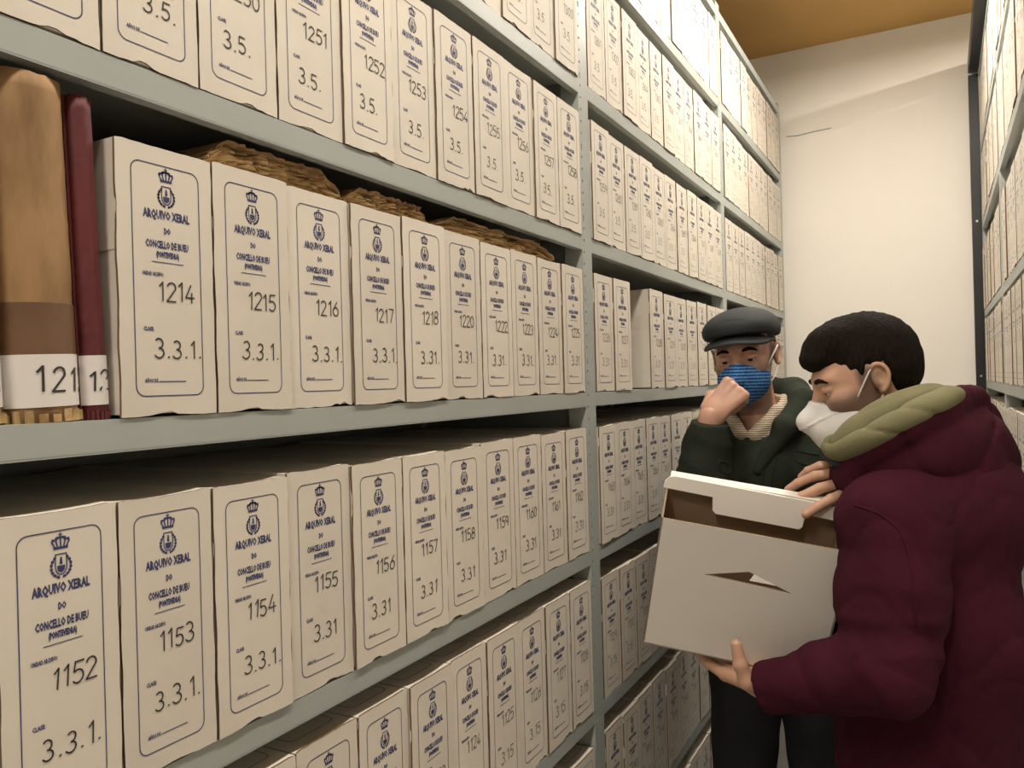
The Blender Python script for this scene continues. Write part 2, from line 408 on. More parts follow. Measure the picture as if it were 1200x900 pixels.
def number_mesh(num, cls, faded=False):
    key = (num, cls, faded)
    if key in NUMM: return NUMM[key]
    r = random.Random(num*7+3); out = []
    for what in ('class', 'number'):
        bm = bmesh.new()
        if what == 'number': hand_text(bm, str(num), -0.0125+r.uniform(-.003, .003), BH*0.425+r.uniform(-.002, .003), 0.0175, gap=0.70, rng=r)
        elif cls == '3.2.':       # the box with two classes
            hand_text(bm, '3.2.', -0.012, BH*0.30, 0.0175, rng=r); hand_text(bm, '3.5.', -0.010, BH*0.205, 0.0175, rng=r)
        else: hand_text(bm, cls, -0.0185+r.uniform(-.003, .003), BH*0.205+r.uniform(-.002, .003), 0.0175, rng=r)
        me = bpy.data.meshes.new('handwritten_'+what); bm.to_mesh(me); bm.free(); me.materials.append(MATS['pencil' if faded else 'marker']); out.append(me)
    NUMM[key] = out; return out
def add_box(x, y0, y1, z, sgn, num, cls, label, group, top=False, faded=False, dz=None):
    w_ = (y1-y0)-0.0022
    o = empty('archive_box', (x+sgn*rg.uniform(-0.0008, 0.0038), (y0+y1)/2, z+0.0026), (0 if sgn > 0 else math.pi)+rg.uniform(-0.006, 0.006))
    hz = rg.uniform(0.985, 1.008) if dz is None else dz
    o.scale = (1, w_/BW, hz)
    tag(o, label, 'box', group)
    link('body', BODY, [], o); link('lid', rg.choice(LIDS), [], o); link('front_panel', rg.choice(PANELS), [], o)
    link('printed_label', LABEL, [], o)
    a, b = number_mesh(num, cls, faded); link('handwritten_class', a, [], o); link('handwritten_number', b, [], o)
    if top: link('top_print', TOPL, [], o)
    return o
ORD = ['first', 'second', 'third', 'fourth', 'fifth', 'sixth', 'seventh', 'eighth', 'ninth', 'tenth', 'eleventh', 'twelfth']
SHN = {2.512: 'third shelf above eye level', 2.184: 'second shelf above eye level', 1.856: 'first shelf above eye level',
       1.528: 'eye level shelf', 1.198: 'first shelf below eye level', 0.866: 'second shelf below eye level',
       0.535: 'third shelf below eye level', 0.200: 'lowest shelf'}
# near bay: boundaries measured one by one
YB = [0.340, 0.452, 0.558, 0.667, 0.778, 0.882, 0.988, 1.096, 1.204, 1.312, 1.416, 1.524]
for i in range(11):
    n = 1248+i
    lab = f'white archive box numbered {n}, {ORD[i]} from the left frame edge, first shelf above eye level' if i else 'white archive box cut off by the left frame edge, first shelf above eye level'
    add_box(DX, YB[i], YB[i+1], 1.856, 1, n, '3.2.' if n == 1249 else '3.5.', lab, 'archive boxes on the first shelf above eye level', faded=n in (1255,))
YC = [0.460, 0.569, 0.676, 0.784, 0.892, 1.000, 1.106, 1.211, 1.314, 1.419, 1.525]
for i, n in enumerate([1214, 1215, 1216, 1217, 1218, 1220, 1222, 1223, 1224, 1225]):
    add_box(DX, YC[i], YC[i+1], 1.528, 1, n, '3.3.1.' if i < 4 else '3.31.', f'white archive box numbered {n}, {ORD[i]} to the right of the red ledger', 'archive boxes on the eye level shelf')
YD = [0.349, 0.454, 0.558, 0.664, 0.772, 0.878, 0.984, 1.092, 1.202, 1.311, 1.418, 1.524]
for i in range(11):
    n = 1152+i
    add_box(DX, YD[i], YD[i+1], 1.198, 1, n, '3.3.1.' if i in (0, 1, 2) else '3.31', f'white archive box numbered {n}, {ORD[i]} from the left frame edge, first shelf below eye level', 'archive boxes on the first shelf below eye level')
YE = [0.345, 0.452, 0.560, 0.668, 0.776, 0.882, 0.988, 1.092, 1.200, 1.308, 1.416, 1.524]
for i in range(11):
    n = 1118+i
    lab = f'white archive box numbered {n}, {ORD[10-i]} left of the near post, second shelf below eye level' if i >= 5 else f'white archive box, {ORD[i]} from the left end, second shelf below eye level, near bay'
    if i < 1: continue
    add_box(DX, YE[i], YE[i+1], 0.866, 1, n, '3.15', lab, 'archive boxes on the second shelf below eye level', top=True, faded=i > 4, dz=1.06)
for i in range(6, 11):
    add_box(DX, YE[i], YE[i+1], 0.535, 1, 1080+i, '3.15', f'white archive box, {ORD[10-i]} left of the near perforated post, third shelf below eye level', 'archive boxes low in the near bay', top=True)
for i in range(6, 11):
    add_box(DX, YB[i], YB[i+1], 2.184, 1, 1290+i, '3.5.', f'white archive box, {ORD[10-i]} left of the near perforated post, second shelf above eye level', 'archive boxes high in the near bay', faded=True)
# middle and far bays
def bay(ya, yb, z, num, cls, where, first=0, n=11, ends=None):
    ws = [rg.uniform(0.97, 1.03) for _ in range(n)]; tot = sum(ws); y = ya
    for i in range(n):
        y2 = y+(yb-ya)*ws[i]/tot
        if i >= first:
            add_box(DX, y, y2, z, 1, num+i, cls, f'white archive box, {ORD[i]} from the near end, {SHN[z]}, {where} left bay', f'archive boxes in the {where} left bay', top=z < 1, faded=True)
        y = y2
for k, z in enumerate(LV[1:]):
    if z == 1.528: continue
    bay(1.586, 2.740, z, {2.512: 1340, 2.184: 1301, 1.856: 1259, 1.198: 1163, 0.866: 1129, 0.535: 1091, 0.200: 1051}[z], {1.198: '3.31', 1.856: '3.5.', 2.184: '3.5.', 2.512: '3.6.'}.get(z, '3.15'), 'middle')
    if z > 0.3:
        bay(2.800, 3.920, z, {2.512: 1351, 2.184: 1312, 1.856: 1270, 1.198: 1174, 0.866: 1140, 0.535: 1102}[z], {1.198: '3.31', 1.856: '3.5.', 2.184: '3.5.', 2.512: '3.6.'}.get(z, '3.15'), 'far')
bay(2.800, 3.920, 1.528, 1237, '3.31', 'far')
add_box(DX, 1.586, 1.694, 1.528, 1, 1226, '3.31', 'white archive box, first from the near end, eye level shelf, middle left bay', 'archive boxes in the middle left bay', faded=True)
add_box(DX, 1.697, 1.806, 1.528, 1, 1227, '3.31', 'white archive box just left of the gap on the eye level shelf, middle bay', 'archive boxes in the middle left bay', faded=True)
y = 1.956
for i in range(7):
    add_box(DX, y, y+0.1095, 1.528, 1, 1228+i, '3.31', 'white archive box with its plain side showing, just right of the gap, eye level shelf' if i == 0 else f'white archive box, {ORD[i]} to the right of the box beside the gap, eye level shelf', 'archive boxes in the middle left bay', faded=True)
    y += 0.1115
# right rack
RG = {2.512: 'topmost shelf', 2.184: 'second shelf down', 1.810: 'third shelf down', 1.510: 'eye level shelf', 1.185: 'shelf below eye level'}
for z, nm in RG.items():
    for bi, (ya, yb, n) in enumerate([(1.96, 2.806, 8), (2.865, 3.915, 10)]):
        ww = (yb-ya)/n
        for i in range(n):
            y = yb-ww*(i+1)
            add_box(RX, y, y+ww, z, -1, 1500+i+bi*20+int(z*100), '3.7.', f'white archive box, {ORD[i]} from the far end, {nm}, {"nearer" if bi == 0 else "farther"} right bay', 'archive boxes in the right rack', faded=True)

# ------------------------------------------------------------------ old registers
def ledger(y0, y1, h, m, label, text, tilt=0.0, band=None, recess=0.0, depth=0.022):
    yc = (y0+y1)/2; hw = (y1-y0)/2
    t = empty('ledger_volume', (DX-recess, yc, 1.5285)); t.rotation_euler = (tilt, 0, 0)
    tag(t, label, 'ledger', 'old ledgers on the eye level shelf')
    N = 14
    def shell(name, z0, z1, off, mm, nz=1, rag=0.0):
        bm = bmesh.new(); rows = []
        for k in range(nz+1):
            z = z0+(z1-z0)*k/nz
            rows.append([bm.verts.new((-depth+ (depth+off)*math.sin(math.pi*j/N) + (rg.uniform(-rag, rag) if 0 < j < N else 0), -(hw+off)*math.cos(math.pi*j/N), z+(rg.uniform(-rag, rag)*2 if k in (0, nz) else 0))) for j in range(N+1)])
        for k in range(nz):
            for j in range(N): bm.faces.new([rows[k][j], rows[k][j+1], rows[k+1][j+1], rows[k+1][j]])
        for f in bm.faces: f.smooth = True
        if off == 0: bm.faces.new([rows[0][j] for j in range(N, -1, -1)]); bm.faces.new([rows[nz][j] for j in range(N+1)])
        me = bpy.data.meshes.new(name); bm.to_mesh(me); bm.free(); return link(name, me, mm, t)
    shell('spine', 0, h, 0, m, 24, 0.0006)
    for s in (-1, 1): box('cover_board', (-0.30, s*hw-0.002, 0), (-depth, s*hw+0.002, h), m, t, 0.001)
    bm = bmesh.new()
    for k in range(6): bbox(bm, (-0.292-0.001*(k % 2), -hw+0.002+(2*hw-0.004)*k/6, 0.006), (-depth-0.001, -hw+0.002+(2*hw-0.004)*(k+0.92)/6, h-0.006))
    from_bm('page_block', bm, 'pages', t)
    bm = bmesh.new()                     # chewed foot of the spine
    for k in range(9):
        a = math.pi*(k+0.5)/9
        bbox(bm, (-depth+(depth)*math.sin(a)-0.002, -hw*math.cos(a)-hw*0.11, 0.0), (-depth+(depth)*math.sin(a)+0.0012, -hw*math.cos(a)+hw*0.11, 0.009+rg.uniform(-.003, .002)))
    from_bm('worn_edge', bm, 'pages' if m != 'red_cloth' else 'red_cloth', t)
    if band: tag(shell('tape_band', band[0], band[1], 0.0008, 'tape'), 'darker brown tape band')
    shell('spine_label', 0.013, 0.057, 0.0012, 'spine_label')
    bm = bmesh.new(); y_ = -hw*(0.55 if hw > .02 else 0.93)
    hand_text(bm, text, y_, 0.026, 0.020 if hw > .02 else .0165, gap=0.86 if hw > .02 else .72, wd=0.10, rng=rg, x=0)
    for v in list(bm.verts):
        s = max(-0.98, min(0.98, v.co.y/(hw+0.002))); v.co.x = -depth+(depth+0.0018)*math.sqrt(1-s*s)
        if abs(v.co.y) > hw*0.985: v.co.y = math.copysign(hw*0.985, v.co.y)
    from_bm('handwritten_number', bm, 'marker', t)
ledger(0.300, 0.3715, 0.290, 'parchment_pale', 'pale parchment ledger volume cut off by the left frame edge', '1211', 0.03, recess=0.004)
ledger(0.3745, 0.4345, 0.290, 'parchment', 'thick brown parchment ledger between the pale one and the red one', '1212', 0.03, band=(0.057, 0.100), recess=0.002)
ledger(0.4365, 0.4590, 0.285, 'red_cloth', 'thin dark red cloth ledger beside the brown parchment one', '12', 0.034, recess=0.006, depth=0.010)

def paper_bundle(y0, y1, z0, h, label, seed):
    r = random.Random(seed)
    t = empty('paper_bundle', (DX, (y0+y1)/2, z0)); tag(t, label, 'papers', 'old papers lying on the boxes')
    hw = (y1-y0)/2; n = 9
    bm = bmesh.new(); z = 0.0
    for k in range(n):
        th = h/n; off = r.uniform(-0.006, 0.004); pts = []
        M_ = 34
        for i in range(M_): pts.append((-0.022+off+r.uniform(-0.006, 0.004)+0.004*math.sin(i*0.5+k), -hw+2*hw*i/(M_-1)+(r.uniform(-.01, .01) if i in (0, M_-1) else 0)))
        pts += [(-0.25, hw), (-0.25, -hw)]
        sag = lambda y: (0.25+0.75*min(1, (1-abs(y)/hw)*3.5))
        lo = [bm.verts.new((a, b, z*sag(b)+0.0004*k)) for a, b in pts]
        hi = [bm.verts.new((a+r.uniform(-.002, .002), b, (z+th*0.85)*sag(b)+0.0004*k+r.uniform(-.0007, .0007))) for a, b in pts]
        bm.faces.new(lo[::-1]); bm.faces.new(hi)
        for i in range(len(pts)): j = (i+1) % len(pts); bm.faces.new([lo[i], lo[j], hi[j], hi[i]])
        z += th
    bmesh.ops.recalc_face_normals(bm, faces=bm.faces)
    tag(from_bm('sheets', bm, 'pages', t), kind='stuff')
    bm = bmesh.new()
    M_ = 30; a_, b_ = [], []
    for i in range(M_):
        y = -hw+2*hw*i/(M_-1); zz = (h+0.002)*(0.25+0.75*min(1, (1-abs(y)/hw)*3.5))+0.003
        a_.append(bm.verts.new((-0.012+r.uniform(-.007, .004), y, zz-0.002+r.uniform(-.002, .001)))); b_.append(bm.verts.new((-0.24, y, zz)))
    for i in range(M_-1): bm.faces.new([a_[i], a_[i+1], b_[i+1], b_[i]])
    o = from_bm('wrapper', bm, 'parchment', t); md = o.modifiers.new('s', 'SOLIDIFY'); md.thickness = 0.0025
paper_bundle(0.575, 0.790, 1.786, 0.030, 'torn brown paper bundle, nearest of three, lying on the first boxes after the ledgers', 1)
paper_bundle(0.795, 0.985, 1.786, 0.024, 'torn brown paper bundle, middle one of three, with frayed yellow edge', 2)
paper_bundle(0.995, 1.420, 1.786, 0.026, 'long torn brown paper bundle ending beside the near perforated post', 3)

# ------------------------------------------------------------------ signed distance modelling for the figures
def nz3(X, Y, Z, s, seed=0):
    a = seed*1.7
    return (np.sin(X*s+1.3*np.sin(Y*s*0.9+a)+a)*np.sin(Y*s*1.1+1.1*np.sin(Z*s*1.2+a*2)+1)+np.sin(Z*s*0.95+1.5*np.sin(X*s*1.15+a)+2.1))/2
class Field:
    def __init__(s, lo, hi, h):
        s.lo = np.array(lo, float); s.h = h
        n = np.ceil((np.array(hi)-s.lo)/h).astype(int)+1
        s.ax = [s.lo[i]+h*np.arange(n[i]) for i in range(3)]
        s.D = np.full(n, 0.2, np.float32)
    def sub(s, lo, hi):
        sl = []
        for i in range(3):
            a = int(max(0, math.floor((lo[i]-s.lo[i])/s.h))); b = int(min(len(s.ax[i]), math.ceil((hi[i]-s.lo[i])/s.h)+1))
            if b <= a: return None, None
            sl.append(slice(a, b))
        g = np.meshgrid(*[s.ax[i][sl[i]] for i in range(3)], indexing='ij')
        return tuple(sl), g
    def blend(s, sl, d, k, mode):
        o = s.D[sl]; d = d.astype(np.float32)
        if mode == 'cut': d = -d
        if k > 0:
            hh = np.maximum(k-np.abs(o-d), 0)/k
            r = (np.minimum(o, d)-hh*hh*k/4) if mode == 'add' else (np.maximum(o, d)+hh*hh*k/4)
        else: r = np.minimum(o, d) if mode == 'add' else np.maximum(o, d)
        s.D[sl] = r
    def cap(s, a, b, ra, rb, k=0.01, mode='add', fold=0, freq=60, ph=0, flat=None):
        a = np.array(a, float); b = np.array(b, float); m = max(ra, rb)+k+3*s.h+abs(fold)
        sl, g = s.sub(np.minimum(a, b)-m, np.maximum(a, b)+m)
        if sl is None: return
        ab = b-a; L2 = ab@ab+1e-12
        p = [g[i]-a[i] for i in range(3)]
        t = np.clip((p[0]*ab[0]+p[1]*ab[1]+p[2]*ab[2])/L2, 0, 1)
        q = [p[i]-t*ab[i] for i in range(3)]
        if flat is not None:
            n, sc = flat; n = np.array(n)/np.linalg.norm(n); dn = q[0]*n[0]+q[1]*n[1]+q[2]*n[2]
            l = np.sqrt(np.maximum(q[0]**2+q[1]**2+q[2]**2-dn**2, 0)+(dn/sc)**2)
        else: l = np.sqrt(q[0]**2+q[1]**2+q[2]**2)
        d = l-(ra+(rb-ra)*t)
        if flat is not None: d = d*flat[1]
        if fold:
            L = math.sqrt(L2)
            d = d+fold*(np.abs(np.sin(t*L*freq+ph+2.2*nz3(*g, 11, ph)))-0.5)
        s.blend(sl, d, k, mode)
    def spline(s, pts, rs, k=0.01, n=5, **kw):
        pts = np.array(pts, float); m = len(pts); P_, R_ = [], []
        for i in range(m-1):
            p0, p1, p2, p3 = pts[max(i-1, 0)], pts[i], pts[i+1], pts[min(i+2, m-1)]
            for j in range(n):
                t = j/n; P_.append(.5*((2*p1)+(-p0+p2)*t+(2*p0-5*p1+4*p2-p3)*t*t+(-p0+3*p1-3*p2+p3)*t**3)); R_.append(rs[i]+(rs[i+1]-rs[i])*t)
        P_.append(pts[-1]); R_.append(rs[-1]); s.chain(P_, R_, 0 if n > 1 and k < .006 else k*.35, **kw)
    def chain(s, pts, rs, k=0.01, **kw):
        for i in range(len(pts)-1): s.cap(pts[i], pts[i+1], rs[i], rs[i+1], k, **kw)
    def ell(s, c, r, R=None, k=0.01, mode='add'):
        c = np.array(c, float); r = np.array(r, float); m = max(r)+k+3*s.h
        sl, g = s.sub(c-m, c+m)
        if sl is None: return
        p = [g[i]-c[i] for i in range(3)]
        if R is not None: p = [p[0]*R[j][0]+p[1]*R[j][1]+p[2]*R[j][2] for j in range(3)]
        k0 = np.sqrt((p[0]/r[0])**2+(p[1]/r[1])**2+(p[2]/r[2])**2)+1e-9
        k1 = np.sqrt((p[0]/r[0]**2)**2+(p[1]/r[1]**2)**2+(p[2]/r[2]**2)**2)+1e-9
        s.blend(sl, k0*(k0-1)/k1, k, mode)
    def plane(s, c, n, k=0.0, lo=None, hi=None):      # removes what lies on the side n points to
        c = np.array(c, float); n = np.array(n, float); n = n/np.linalg.norm(n)
        sl, g = s.sub(s.lo if lo is None else lo, s.lo+s.h*np.array(s.D.shape) if hi is None else hi)
        d = (g[0]-c[0])*n[0]+(g[1]-c[1])*n[1]+(g[2]-c[2])*n[2]
        s.blend(sl, -d, k, 'cut')
    def func(s, f):
        sl, g = s.sub(s.lo, s.lo+s.h*np.array(s.D.shape)); s.D = f(s.D, *g).astype(np.float32)
    def mesh(s):
        D = s.D; D = D.copy()
        for ax in range(3):
            i0 = [slice(None)]*3; i0[ax] = 0; D[tuple(i0)] = np.maximum(D[tuple(i0)], s.h)
            i0[ax] = -1; D[tuple(i0)] = np.maximum(D[tuple(i0)], s.h)
        I = D < 0; n = D.shape
        cs = [(a, b, c) for a in (0, 1) for b in (0, 1) for c in (0, 1)]
        cnt = sum(I[a:n[0]-1+a, b:n[1]-1+b, c:n[2]-1+c].astype(np.int8) for a, b, c in cs)
        act = np.argwhere((cnt > 0) & (cnt < 8))
        idx = -np.ones(tuple(k-1 for k in n), np.int64); idx[act[:, 0], act[:, 1], act[:, 2]] = np.arange(len(act))
        acc = np.zeros((len(act), 3)); num = np.zeros(len(act))
        for ax in range(3):
            for a in (0, 1):
                for b in (0, 1):
                    o0 = [0, 0, 0]; oth = [i for i in range(3) if i != ax]; o0[oth[0]] = a; o0[oth[1]] = b; o1 = list(o0); o1[ax] = 1
                    p0 = act+o0; p1 = act+o1
                    d0 = D[p0[:, 0], p0[:, 1], p0[:, 2]]; d1 = D[p1[:, 0], p1[:, 1], p1[:, 2]]
                    m = (d0 < 0) != (d1 < 0); t = np.where(m, d0/np.where(m, d0-d1, 1), 0)
                    acc += np.where(m[:, None], p0+t[:, None]*(np.array(o1)-np.array(o0)), 0); num += m
        V = s.lo+s.h*acc/num[:, None]
        Q = []
        for ax in range(3):
            u, v = [(1, 2), (2, 0), (0, 1)][ax]
            s0 = [slice(1, -1)]*3; s0[ax] = slice(0, -1); s1 = [slice(1, -1)]*3; s1[ax] = slice(1, None)
            A = I[tuple(s0)]; B = I[tuple(s1)]
            e = np.argwhere(A != B); off = np.array([1, 1, 1]); off[ax] = 0; e2 = e+off
            ins = A[e[:, 0], e[:, 1], e[:, 2]]
            du = np.zeros(3, int); du[u] = 1; dv = np.zeros(3, int); dv[v] = 1
            q = [e2-du-dv, e2-dv, e2, e2-du]
            q = np.stack([idx[c[:, 0], c[:, 1], c[:, 2]] for c in q], 1)
            q[~ins] = q[~ins][:, ::-1]; Q.append(q)
        return V, np.concatenate(Q)
def to_mesh(name, parts, m, parent=None):
    Vs, Qs, o = [], [], 0
    for V, Q in parts: Vs.append(V); Qs.append(Q+o); o += len(V)
    V = np.concatenate(Vs); Q = np.concatenate(Qs)
    me = bpy.data.meshes.new(name); me.vertices.add(len(V)); me.vertices.foreach_set('co', V.astype(np.float32).ravel())
    me.loops.add(len(Q)*4); me.loops.foreach_set('vertex_index', Q.astype(np.int32).ravel())
    me.polygons.add(len(Q)); me.polygons.foreach_set('loop_start', np.arange(0, len(Q)*4, 4, dtype=np.int32))
    me.polygons.foreach_set('use_smooth', np.ones(len(Q), bool))
    me.update(calc_edges=True); me.validate()
    return link(name, me, m, parent)
def unit(v): v = np.array(v, float); return v/np.linalg.norm(v)
class Frame:                        # local axes: f forward, l left, u up
    def __init__(s, o, f, u, sc=1.0):
        s.o = np.array(o, float); s.f = unit(f); u = np.array(u, float); s.u = unit(u-s.f*(u@s.f)); s.l = np.cross(s.u, s.f); s.sc = sc
        s.R = [s.f, s.l, s.u]
    def p(s, a, b, c): return s.o+s.sc*(a*s.f+b*s.l+c*s.u)
    def loc(s, X, Y, Z):
        q = [(X-s.o[0]), (Y-s.o[1]), (Z-s.o[2])]
        return [(q[0]*r[0]+q[1]*r[1]+q[2]*r[2])/s.sc for r in s.R]
class LF:                           # field drawn in a local frame
    def __init__(s, F, fr): s.F = F; s.fr = fr
    def e(s, c, r, k=0.008, mode='add'): s.F.ell(s.fr.p(*c), np.array(r)*s.fr.sc, s.fr.R, k, mode)
    def c(s, a, b, ra, rb, k=0.008, mode='add', **kw): s.F.cap(s.fr.p(*a), s.fr.p(*b), ra*s.fr.sc, rb*s.fr.sc, k, mode, **kw)
def head_field(fr, h=0.0021, neck=(-0.05, 0, -0.19)):
    F = Field(fr.o-0.20, fr.o+0.20, h); L = LF(F, fr)
    L.e((-.014, 0, .034), (.094, .075, .084), .0)
    L.e((.030, 0, -.020), (.060, .062, .085), .03)
    L.e((.040, 0, -.070), (.047, .050, .040), .025)
    L.e((.076, 0, -.097), (.018, .024, .017), .025)
    L.e((.072, 0, .022), (.020, .052, .013), .018)
    L.c((.086, 0, .006), (.108, 0, -.030), .0085, .0125, .012)
    for s in (-1, 1):
        L.e((.098, s*.0125, -.034), (.010, .008, .0075), .007)
        L.e((.062, s*.040, -.026), (.024, .021, .020), .02)
        L.e((.0895, s*.032, .002), (.013, .017, .0115), .012, 'cut')
        L.e((.0765, s*.032, .004), (.0150, .0165, .0105), .004)
        L.e((.0800, s*.032, -.0035), (.0125, .0120, .0022), .001, 'cut')
        # ear: plate, rim and bowl
        L.e((-.006, s*.076, -.002), (.0155, .006, .027), .006)
        pts = [fr.p(*q) for q in ((-.001, s*.080, -.027), (-.012, s*.083, -.017), (-.020, s*.085, .003), (-.015, s*.085, .019), (-.002, s*.083, .025), (.007, s*.078, .016))]
        F.spline(pts, [.0042, .0036, .0032, .0032, .0032, .0028], .006)
        L.e((-.004, s*.084, .000), (.0080, .0065, .011), .003, 'cut')
    L.e((.086, 0, -.060), (.012, .024, .007), .008); L.e((.084, 0, -.071), (.011, .020, .006), .006)
    L.c((-.022, 0, -.045), neck, .052, .058, .03)
    return F, L
def hand_field(w, d, n, side, curls, lens=1.0, spread=(.10, .03, -.04, -.12), thumb=None, h=0.0017, palm=1.0, F=None, arm=None):
    """w wrist; d toward the fingers; n back of the hand; side points to the thumb side"""
    w = np.array(w, float); d = unit(d); n = unit(np.array(n)-d*(np.array(n)@d)); sd = np.cross(d, n)
    if sd@np.array(side) < 0: sd = -sd
    if F is None: F = Field(w-0.20, w+0.20, h)
    q = lambda a, b, c: w+a*d+b*sd+c*n
    for b in (.026, .009, -.009, -.024): F.cap(q(.012, b*0.6, 0), q(.088*palm, b, 0.002), .0125, .0112, .008)
    el = w-.06*d if arm is None else w+.06*unit(np.array(arm)-w)
    F.cap(el, q(.012, 0, 0), .026, .025, .015, flat=(n, 0.76))
    L = [(.045, .027, .021, .0088), (.050, .031, .023, .0090), (.046, .029, .022, .0085), (.036, .022, .019, .0076)]
    for i, b in enumerate((.028, .0095, -.0095, -.026)):
        a, bb, c, r = L[i]; p = q(.088*palm-(.006 if i == 3 else 0), b, .002); ang = 0
        cu = curls[i]; sp = spread[i]
        prev = p
        for j, ln in enumerate((a, bb, c)):
            ang += cu[j]; dirv = unit(math.cos(ang)*(d+sp*sd)-math.sin(ang)*n)
            nx = prev+dirv*ln*lens; F.cap(prev, nx, r*(1.05-.07*j), r*(.98-.09*j), .0022 if j else .005); prev = nx
    if thumb:
        pts = [q(*t) for t in thumb]; rs = [.0165, .0125, .0105, .0085][:len(pts)]
        F.chain(pts, rs, .006)
    return F

def shoe(parent, x, y, rz):
    bm = bmesh.new()
    secs = [(-.10, .030, .062), (-.06, .034, .085), (0.0, .036, .080), (.06, .044, .058), (.12, .046, .044), (.165, .032, .034), (.182, .012, .020)]
    rings = []
    for fx, hw, hh in secs:
        rings.append([bm.verts.new((fx, hw*math.cos(a), max(0.0, hh*math.sin(a)) if math.sin(a) > 0 else 0.0)) for a in [math.pi*k/8 for k in range(9)]])
    for i in range(len(rings)-1):
        for k in range(8): bm.faces.new([rings[i][k], rings[i][k+1], rings[i+1][k+1], rings[i+1][k]])
        bm.faces.new([rings[i][0], rings[i+1][0], rings[i+1][8], rings[i][8]])
    bm.faces.new(rings[0][::-1]); bm.faces.new(rings[-1]); bmesh.ops.recalc_face_normals(bm, faces=bm.faces)
    o = from_bm('shoe', bm, 'shoe', parent, True); o.location = (x, y, 0.001); o.rotation_euler = (0, 0, rz); return o

# ------------------------------------------------------------------ people
def origin_of(o):
    v = np.zeros(3)
    while o: v += np.array(o.location); o = o.parent
    return v
def put(name, parts, m, parent):
    o = origin_of(parent); return to_mesh(name, [(V-o, Q) for V, Q in parts], m, parent)
def put_bm(name, bm, m, parent, smooth=True):
    o = origin_of(parent); bmesh.ops.translate(bm, vec=Vector(-o), verts=bm.verts); return from_bm(name, bm, m, parent, smooth)

def eyes(fr, parent):
    for s in (-1, 1):
        bm = bmesh.new(); c = Vector(fr.p(.0755, s*.032, .000))
        bmesh.ops.create_uvsphere(bm, u_segments=20, v_segments=14, radius=.0118*fr.sc, matrix=Matrix.Translation(c))
        look = Vector(fr.f*0.9-fr.u*0.35).normalized()
        for f in bm.faces:
            if (f.calc_center_median()-c).normalized().dot(look) > 0.86: f.material_index = 1
        put_bm('eye', bm, ['eye_white', 'iris'], parent)
        bm = bmesh.new()
        pts = [fr.p(.089, s*.014, .0185), fr.p(.0925, s*.022, .0225), fr.p(.091, s*.034, .0245), fr.p(.084, s*.045, .021), fr.p(.079, s*.051, .016)]
        tube(bm, pts, [.0025, .0042, .0042, .0032, .0014], 8); put_bm('eyebrow', bm, 'hair_dark', parent)

from mathutils.bvhtree import BVHTree
def seam(name, ob, uvs, rad, m):
    o = Vector(origin_of(ob)); me = ob.data
    t = BVHTree.FromPolygons([v.co+o for v in me.vertices], [tuple(p.vertices) for p in me.polygons]); pts = []
    n = len(uvs)
    for i in range(n-1):
        for k in range(4 if i < n-2 else 5):
            a = k/4; u = uvs[i][0]*(1-a)+uvs[i+1][0]*a; v = uvs[i][1]*(1-a)+uvs[i+1][1]*a
            d = Vector(P(u, v, 1)-CAM).normalized(); h = t.ray_cast(Vector(CAM), d)
            if h[0] is not None and (not pts or (h[0]-pts[-1]).length < .06): pts.append(h[0])
    if len(pts) < 3: return
    sm = [pts[0]]+[(pts[i-1]+pts[i]*2+pts[i+1])/4 for i in range(1, len(pts)-1)]+[pts[-1]]
    bm = bmesh.new(); tube(bm, sm, rad, 6); return put_bm(name, bm, m, ob)
def stubble(o, fr, amt):
    me = o.data; n = len(me.vertices); co = np.zeros(n*3, np.float32); me.vertices.foreach_get('co', co); co = co.reshape(-1, 3)+origin_of(o)
    a, b, c = fr.loc(co[:, 0], co[:, 1], co[:, 2])
    near = (a > -.09) & (a < .13) & (np.abs(b) < .085) & (c > -.15) & (c < .03)
    v = np.clip((-.004-c+.35*np.clip(.03-a, 0, .03)*1.0)/.02, 0, 1)*np.clip((a+.012)/.016, 0, 1)
    sb = np.clip((a-.0)/.008, 0, 1)*np.clip((.036-a)/.010, 0, 1)*np.clip((.03-c)/.01, 0, 1)*(np.abs(b) > .045)
    v = np.maximum(v, sb)*near*amt
    at = me.attributes.new('stubble', 'FLOAT', 'POINT'); at.data.foreach_set('value', v.astype(np.float32))

# ---- person one: young man in the maroon parka, seen from his left side, looking down into the box
DA = 1.36
floorA = P(1085, 640, 1.36); floorA[2] = 0
A = empty('person', tuple(floorA)); tag(A, 'person in maroon parka with white face mask, looking into the open white box', 'person')
frA = Frame(P(1014, 443, 1.375), -RT*0.95+FW*0.16-UZ*0.30, UZ+RT*0.03, 0.895)
FA, LA = head_field(frA, neck=(-0.075, 0, -0.19))
lhand = hand_field(P(905, 806, 1.225), -RT*0.30-UZ*0.02+FW*0.95, -UZ+RT*0.1-FW*0.05, -RT-FW*.3, [(.15, .3, .2), (.12, .3, .2), (.12, .3, .2), (.15, .35, .2)],
    thumb=[(.008, .014, -.004), (.012, .036, -.014), (.012, .044, -.042), (.014, .046, -.072)], arm=P(1042, 783, 1.125))
rhand = hand_field(P(1048, 558, 1.325), -RT*0.97+UZ*0.02-FW*0.14, UZ*0.72-FW*0.70, -UZ*0.6-FW*0.6, [(.10, .25, .2), (.2, .35, .2), (.30, .45, .3), (.4, .5, .4)],
    spread=(.34, .12, -.10, -.30), thumb=[(.010, .018, -.006), (.035, .038, -.022), (.058, .040, -.040), (.078, .036, -.050)])
